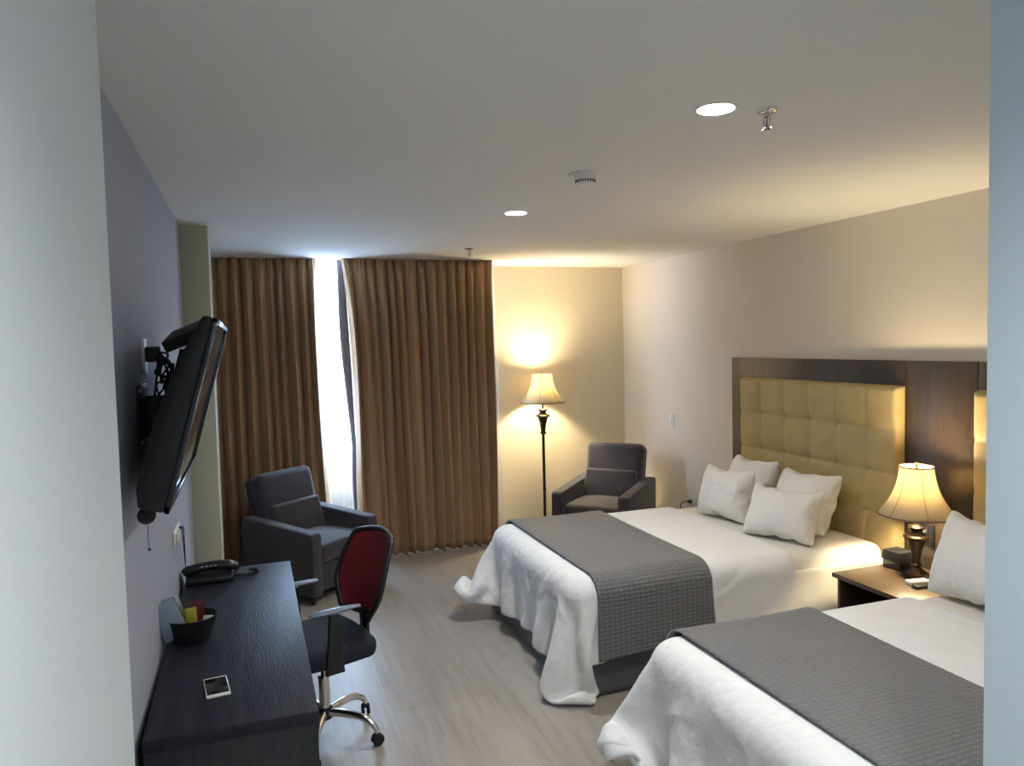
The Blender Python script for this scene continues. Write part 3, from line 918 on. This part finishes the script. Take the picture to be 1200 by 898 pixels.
# telephone
t = thing('telephone', 'black corded desk telephone at the far end of the desk', 'telephone', (-.225, 3.87, DZ), R(4))
b = MB(); b.prism([(-.085, 0), (.11, 0), (.11, .05), (.06, .055), (-.085, .030)], 'x', -.105, .105)
bmesh.ops.bevel(b.bm, geom=list(b.bm.edges), offset=.008, segments=3, profile=.5, affect='EDGES')
b.build('base', M['black_pl'], t, smooth=50)
hs = MB(); Th = Matrix.Translation((0.0, -.025, .058))
hs.tube([(-.115, 0, -.008), (-.09, 0, .004), (-.045, 0, .014), (.0, 0, .018), (.05, 0, .017), (.09, 0, .010), (.125, 0, -.006)], [.020, .028, .026, .026, .026, .028, .018], 16, T=Th)
for v in hs.bm.verts: v.co.z = .058 + (v.co.z - .058) * .85
hs.build('handset', M['black_pl'], t, smooth=60)
k = MB()
for i in range(2):
    for j in range(4): k.box((-.032 + .02 * j, -.048 + i * .012, .079 + .005 * i), (.011, .007, .004), .001)
k.build('keypad', M['cream_pl'], t)
cpts = []
for i in range(240):
    q = i / 239; a = q * 2 * PI * 26; w_ = q * 2 * PI * .92 + PI * .54
    bx = .165 + .055 * math.cos(w_) ; by = .0 + .045 * math.sin(w_)
    cpts.append((bx + .006 * math.cos(a), by + .003 * math.cos(a), .012 + .007 * math.sin(a) + .03 * max(0, 1 - q * 5)))
MB().tube(cpts, .0026, 6, smooth=False).build('coiled_cord', M['black_rubber'], t)
MB().tube([(-.085, .03, .02), (-.10, .05, .03), (-.108, .03, .15), (-.112, .0, .27)], .0025, 6).build('wall_cord', M['black_rubber'], t)

# basket with sachets
BX, BY = -.252, 3.09
t = tag(MB().lathe([(.060, 0), (.064, .004), (.092, .088), (.094, .092), (.088, .092), (.060, .010), (.001, .008)], (0, 0, 0), 40, cap=False,
        fn=lambda r, z, a: r * (1 + .05 * math.cos(2 * a))).poly([(0, 0, .0)], []).build('basket', M['black_matte'], None, smooth=50, loc=(BX, BY, DZ)), 'black tapered bowl holding sachets on the desk against the wall', 'bowl')
def packet(name, label, cat, mat, c, w_, h_, th, rot, extra=None):
    P = []; n = 10
    b = MB()
    for s_ in (1, -1):
        b.grid([[(w_ * (i / n - .5), s_ * th / 2 * (max(0, (1 - (2 * i / n - 1) ** 2) * (1 - (2 * j / n - 1) ** 4)) ** .6), h_ * j / n) for i in range(n + 1)] for j in range(n + 1)])
    bmesh.ops.remove_doubles(b.bm, verts=b.bm.verts, dist=1e-5)
    o = b.build(name, mat, None, smooth=60, loc=c); o.rotation_euler = rot
    return tag(o, label, cat)
packet('sachet', 'large grey-blue sachet leaning on the wall in the black bowl', 'sachet', M['sachet_b'], (BX - .045, BY - .03, DZ + .025), .088, .165, .020, (R(12), R(-22), R(12)))
packet('sachet', 'silver foil sachet behind the grey-blue one in the black bowl', 'sachet', M['foil'], (BX - .040, BY + .015, DZ + .025), .07, .150, .014, (R(5), R(-14), R(0)))
packet('sachet', 'yellow-green sachet in the middle of the black bowl', 'sachet', M['sachet_y'], (BX + .005, BY - .028, DZ + .020), .042, .118, .012, (R(8), R(-2), R(5)))
packet('packet', 'maroon tea packet standing in the black bowl', 'packet', M['maroon'], (BX + .012, BY + .014, DZ + .020), .062, .125, .012, (R(4), R(4), R(20)))
packet('packet', 'white paper packet behind the maroon one in the black bowl', 'packet', M['paper'], (BX - .002, BY + .045, DZ + .025), .04, .105, .008, (R(0), R(6), R(-10)))
packet('sugar_packet', 'small white sugar packet by the right rim of the black bowl', 'packet', M['paper'], (BX + .046, BY - .012, DZ + .022), .036, .072, .014, (R(10), R(12), R(15)))

# ------------------------------------------------------------------ office chair
A0 = R(18)
t = thing('office_chair', 'swivel office chair with red mesh back and chrome base at the desk', 'office chair', (.263, 3.475, 0), A0)
ti = t
# chair local: +x is the back of the chair, -x the front (faces the desk)
for k in range(5):
    a = R(-34 + 72 * k) - A0
    ca, sa = math.cos(a), math.sin(a)
    b = MB(); b.tube([(.02 * ca, .02 * sa, .125), (.10 * ca, .10 * sa, .128), (.19 * ca, .19 * sa, .118), (.245 * ca, .245 * sa, .085), (.26 * ca, .26 * sa, .055)], [.019, .018, .016, .014, .012], 12)
    leg = b.build('leg', M['chrome'], t, smooth=60)
    rr = MB(); Tc = Matrix.Translation((.26 * ca, .26 * sa, .027)) @ Matrix.Rotation(a + .9, 4, 'Z') @ Matrix.Rotation(PI / 2, 4, 'X')
    for o_ in (-.020, .006): rr.lathe([(.010, 0), (.024, .001), (.027, .005), (.024, .013), (.010, .014)], (0, 0, o_), 20, T=Tc)
    rr.box((.26 * ca, .26 * sa, .045), (.030, .030, .022), .008)
    rr.build('caster', M['black_rubber'], leg, smooth=50)
MB().lathe([(.030, .095), (.036, .10), (.036, .145), (.028, .15)], n=24).build('hub', M['black_pl'], t)
MB().lathe([(.025, .15), (.025, .285), (.027, .287), (.027, .295), (.024, .30)], n=24).build('gas_column', M['chrome'], t)
MB().lathe([(.013, .30), (.013, .40)], n=16).build('piston', M['steel'], t)
MB().box((0, 0, .405), (.20, .14, .03), .008).build('mechanism', M['black_pl'], t)
b = MB(); b.box((-.025, 0, .455), (.44, .47, .095), .042, 5)
bmesh.ops.subdivide_edges(b.bm, edges=b.bm.edges, cuts=2, use_grid_fill=True)
for v in b.bm.verts:
    v.co.x, v.co.y = v.co.x * (1 - .12 * (v.co.y / .235) ** 2), v.co.y * (1 - .10 * (v.co.x / .23) ** 2)
    if v.co.z > .47: v.co.z += .012 * (v.co.x / .23) ** 2 - .006
b.build('seat', M['blackfab'], t, smooth=60)
# back support
MB().box((.212, 0, .475), (.016, .075, .17), .004, rot=(0, R(-2), 0)).build('back_support', M['black_pl'], t)
# backrest: outline
def bk(u, v):   # u -1..1 across, v 0..1 up -> local
    wv = .145 + .083 * math.sin(PI * .5 * min(1, v / .42)) ** 1.1
    if v > .42: wv = .228 - .045 * ((v - .42) / .58) ** 1.9
    z = .535 + .385 * v + (-.030 * u * u * (v) ** 2) + .02 * u * u * (1 - v) ** 2
    x = .215 + .075 * (v - .15) ** 2 + .055 * v - .055 * u * u
    return (x, u * wv, z)
G = [[bk(-1 + 2 * j / 20, i / 20) for j in range(21)] for i in range(21)]
o = MB().grid(G).build('mesh_back', M['redmesh'], t, smooth=80); solid(o, .006, 0)
ring = [G[0][j] for j in range(21)] + [G[i][20] for i in range(1, 21)] + [G[20][j] for j in range(19, -1, -1)] + [G[i][0] for i in range(19, 0, -1)] + [G[0][0]]
MB().tube(ring, .013, 8, smooth=False).build('back_frame', M['black_pl'], t, smooth=60)
b = MB(); 
o = b.grid([[Vector(bk(u * .28, v)) + Vector((.018, 0, 0)) for u in (-1, 0, 1)] for v in (0, .1, .2, .3)]).build('back_bracket', M['black_pl'], t); solid(o, .012, 0)
# arms
for s in (-1, 1):
    b = MB(); b.tube([(-.09, 0, 0), (-.05, 0, .006), (.05, 0, .004), (.135, 0, 0)], [.012, .019, .019, .012], 12)
    for v in b.bm.verts: v.co.z *= .55; v.co.y *= 1.25
    b.build('arm_pad', M['armpad'], t, smooth=60, T=Matrix.Translation((-.055, s * .232, .668)))
    b = MB(); b.prism([(-.085, .395), (.0, .395), (-.02, .656), (-.06, .656)], 'y', s * .232 - .010, s * .232 + .010)
    bmesh.ops.bevel(b.bm, geom=list(b.bm.edges), offset=.004, segments=2, profile=.5, affect='EDGES')
    b.box((-.045, s * .17, .405), (.05, .14, .014), .003)
    b.build('arm_post', M['black_pl'], t, smooth=40)

# ------------------------------------------------------------------ television
# screen plane leans out at the top; width runs along Y
t = thing('television', 'flat black television tilted down on its wall bracket above the desk', 'television', (-.168, 2.83, 1.617))
tilt = math.atan2(.153, .55)
Tt = Matrix.Rotation(tilt, 4, 'Y')          # local: x = out of the screen, z up, y along the wall
hw, hh = .53, .286
b = MB()
prof = [(0, -hh), (0, hh), (-.030, hh), (-.060, hh * .55), (-.085, -.02), (-.088, -hh * .80), (-.07, -hh), ]
b.prism(prof, 'y', -hw, hw)
bmesh.ops.bevel(b.bm, geom=list(b.bm.edges), offset=.010, segments=3, profile=.5, affect='EDGES')
b.build('back_shell', M['black_matte'], t, smooth=50, T=Tt)
b = MB()
for (y0, y1, z0, z1) in ((-hw, hw, hh - .016, hh), (-hw, hw, -hh, -hh + .024), (-hw, -hw + .018, -hh, hh), (hw - .018, hw, -hh, hh)):
    b.box((.005, (y0 + y1) / 2, (z0 + z1) / 2), (.014, y1 - y0, z1 - z0), .003)
b.build('bezel', M['tvbezel'], t, smooth=50, T=Tt)
MB().box((.001, 0, 0), (.006, 2 * hw - .02, 2 * hh - .03)).build('screen', M['screen'], t, T=Tt)
b = MB(); b.box((-.093, 0, .02), (.012, .22, .30), .002)
b.build('mount_plate', M['black_pl'], t, T=Tt)
# bracket fixed to the wall
t = thing('wall_bracket', 'black steel bracket holding the television on the left wall', 'bracket', (XL, 2.83, 1.60))
MB().box((.004, 0, -.02), (.006, .24, .22), .001).build('wall_plate', M['black_pl'], t)
for s in (-1, 1): MB().box((.042, s * .09, -.02), (.07, .01, .13), .002).build('bracket_arm', M['black_pl'], t)
for y in (-.10, .10):
    for z in (-.10, .07): MB().sphere((.010, y, z), .007).build('bolt', M['steel'], t)
# set-top box on the upper edge of the bracket
t = thing('set_top_box', 'black set-top box with red light perched above the television', 'set-top box', (-.185, 2.597, 1.85), -.179)
Tb = Matrix.Rotation(-.38, 4, 'Y') @ Matrix.Rotation(.232, 4, 'X')
MB().box((0, 0, 0), (.118, .18, .036), .004, T=Tb).build('case', M['black_matte'], t)
MB().sphere((.060, -.07, .004), .0035, T=Tb).build('indicator', M['red_led'], t)
# outlet and adapter, cables
t = thing('wall_outlet', 'white wall socket with black adapter behind the television', 'outlet', (XL, 2.93, 1.785))
MB().box((.005, 0, 0), (.010, .075, .12), .003).build('plate', M['white_pl'], t)
MB().box((.036, -.01, .005), (.05, .06, .055), .006).build('adapter', M['black_pl'], t)
rnd = random.Random(5)
b = MB()
for k in range(9):
    p0 = Vector((XL + .055 + rnd.uniform(-.01, .02), 2.90 + rnd.uniform(-.05, .03), 1.785 + rnd.uniform(-.02, .02)))
    p4 = Vector((-.29 + rnd.uniform(-.02, .05), 2.75 + rnd.uniform(-.06, .08), 1.64 + rnd.uniform(-.06, .02)))
    mid = [p0.lerp(p4, f) + Vector((rnd.uniform(-.012, .045), rnd.uniform(-.05, .05), rnd.uniform(-.03, .03))) for f in (.25, .5, .75)]
    b.tube([p0] + mid + [p4], .0038, 6)
for k in range(3):
    c = Vector((-.275 + .01 * k, 2.80 - .02 * k, 1.745 - .02 * k))
    b.tube([c + Vector((.022 * math.cos(a), .01 * math.sin(a), .032 * math.sin(a + k))) for a in [q * 2 * PI / 14 for q in range(15)]], .0035, 6, smooth=False)
b.tube([(-.27, 2.80, 1.70), (-.23, 2.78, 1.685), (-.19, 2.76, 1.685), (-.155, 2.74, 1.70)], .0035, 6)
tag(b.build('cable_bundle', M['black_rubber'], None, smooth=60), 'tangle of black cables hanging behind the television', 'cable')
# dangling infrared puck
t = thing('hanging_puck', 'small black round puck dangling on a cord under the television', 'cable accessory', (-.302, 2.40, 1.322), R(0))
Tp = Matrix.Rotation(R(90), 4, 'X') @ Matrix.Rotation(R(20), 4, 'Y')
MB().lathe([(.018, -.006), (.025, -.004), (.026, .0), (.025, .004), (.018, .006)], n=28, T=Tp).build('puck', M['black_rubber'], t, smooth=50)
MB().tube([(0, 0, .022), (-.004, .005, .04), (-.012, .02, .075)], .002, 6).build('cord', M['black_rubber'], t)
MB().tube([(.002, 0, -.02), (.001, 0, -.06), (.003, 0, -.098)], .0009, 5).build('pull_wire', M['black_rubber'], t)
MB().sphere((.003, 0, -.101), .004).build('bead', M['black_rubber'], t)
# low outlets above the desk
t = thing('wall_outlet', 'white double wall socket low on the left wall above the telephone', 'outlet', (XL, 3.73, .955))
MB().box((.005, .0, 0), (.010, .24, .075), .003).build('plate', M['white_pl'], t)
for y in (-.075, .0): MB().box((.014, y, .004), (.010, .045, .045), .003).build('socket', M['cream_pl'], t)
MB().box((.016, .09, .012), (.014, .014, .014), .002).build('jack', M['black_pl'], t)
MB().tube([(.020, .09, .010), (.024, .12, .012), (.026, .13, -.02), (.026, .14, -.15), (.026, .15, -.245)], .0022, 6).build('cord', M['black_rubber'], t)

# ------------------------------------------------------------------ ceiling fittings
def downlight(label, x, y, power=28):
    t = thing('ceiling_downlight', label, 'downlight', (x, y, H))
    MB().lathe([(.056, 0), (.064, 0), (.064, -.003), (.059, -.005), (.056, -.004), (.056, 0)], n=40, cap=False).build('trim_ring', M['white_pl'], t)
    MB().lathe([(.001, -.003), (.057, -.003), (.057, -.0055), (.001, -.0055)], n=40, cap=False).build('diffuser', M['downlight'], t)
    ld = bpy.data.lights.new('downlight_beam', 'SPOT'); ld.energy = power; ld.color = (1., .985, .96); ld.spot_size = R(150); ld.spot_blend = 1.; ld.shadow_soft_size = .05
    lo = bpy.data.objects.new('downlight_beam', ld); col.objects.link(lo); lo.parent = t; lo.location = (0, 0, -.02)
downlight('larger-looking round lit ceiling downlight beside the sprinkler, nearest the camera', 1.43, 2.07)
downlight('round lit ceiling downlight beyond the smoke detector, nearer the curtains', 1.442, 4.00)
# the entrance hall's own fitting, above and behind the camera
downlight('round lit ceiling downlight of the entrance hall behind the camera', .55, .10, 46)

def sprinkler(label, x, y):
    t = thing('fire_sprinkler', label, 'sprinkler', (x, y, H))
    MB().lathe([(.001, 0), (.036, 0), (.037, -.003), (.030, -.008), (.016, -.010), (.012, -.006), (.001, -.006)], n=32, cap=False).build('escutcheon', M['chrome'], t)
    b = MB(); b.lathe([(.009, -.006), (.009, -.018), (.006, -.020)], n=16)
    for s in (-1, 1): b.tube([(s * .008, 0, -.018), (s * .013, 0, -.032), (s * .009, 0, -.045), (0, 0, -.055)], .0025, 6)
    b.build('frame', M['chrome'], t)
    b = MB(); b.lathe([(.001, -.055), (.013, -.056), (.013, -.058), (.001, -.058)], n=24)
    for k in range(10):
        a = 2 * PI * k / 10; b.box((.014 * math.cos(a), .014 * math.sin(a), -.057), (.006, .004, .002), rot=(0, 0, a))
    b.build('deflector', M['chrome'], t)
    MB().lathe([(.002, -.02), (.002, -.05)], n=8).build('glass_bulb', M['maroon'], t)
sprinkler('chrome ceiling fire sprinkler beside the nearest downlight', 1.61, 2.05)
sprinkler('small ceiling fire sprinkler close to the top of the right curtain', 1.62, 5.56)
t = thing('smoke_detector', 'round white smoke detector on the ceiling between the two downlights', 'smoke detector', (1.415, 3.02, H))
MB().lathe([(.001, 0), (.072, 0), (.072, -.008), (.062, -.012), (.050, -.013)], n=40, cap=False).build('base', M['white_pl'], t)
MB().lathe([(.054, -.010), (.050, -.022), (.044, -.026), (.042, -.042), (.034, -.050), (.001, -.052)], n=40, cap=False).build('head', M['white_pl'], t)
b = MB()
for k in range(22):
    a = 2 * PI * k / 22; b.box((.043 * math.cos(a), .043 * math.sin(a), -.034), (.003, .006, .010), rot=(0, 0, a))
b.build('vent_slots', M['black_matte'], t)

# ------------------------------------------------------------------ daylight
wd = bpy.data.worlds.new('sky'); scene.world = wd; wd.use_nodes = True
bg = wd.node_tree.nodes['Background']; bg.inputs[0].default_value = (.54, .73, 1., 1); bg.inputs[1].default_value = 14.
pl = bpy.data.lights.new('window_portal', 'AREA'); pl.shape = 'RECTANGLE'; pl.size = WX1 - WX0; pl.size_y = WZ1 - WZ0
po = bpy.data.objects.new('window_portal', pl); col.objects.link(po)
po.location = ((WX0 + WX1) / 2, YF + T + .02, (WZ0 + WZ1) / 2); po.rotation_euler = (R(-90), 0, 0)
pl.cycles.is_portal = True

vs = scene.view_settings
vs.view_transform = 'Standard'; vs.look = 'None'; vs.gamma = 1; vs.exposure = 1.6
vs.use_curve_mapping = False
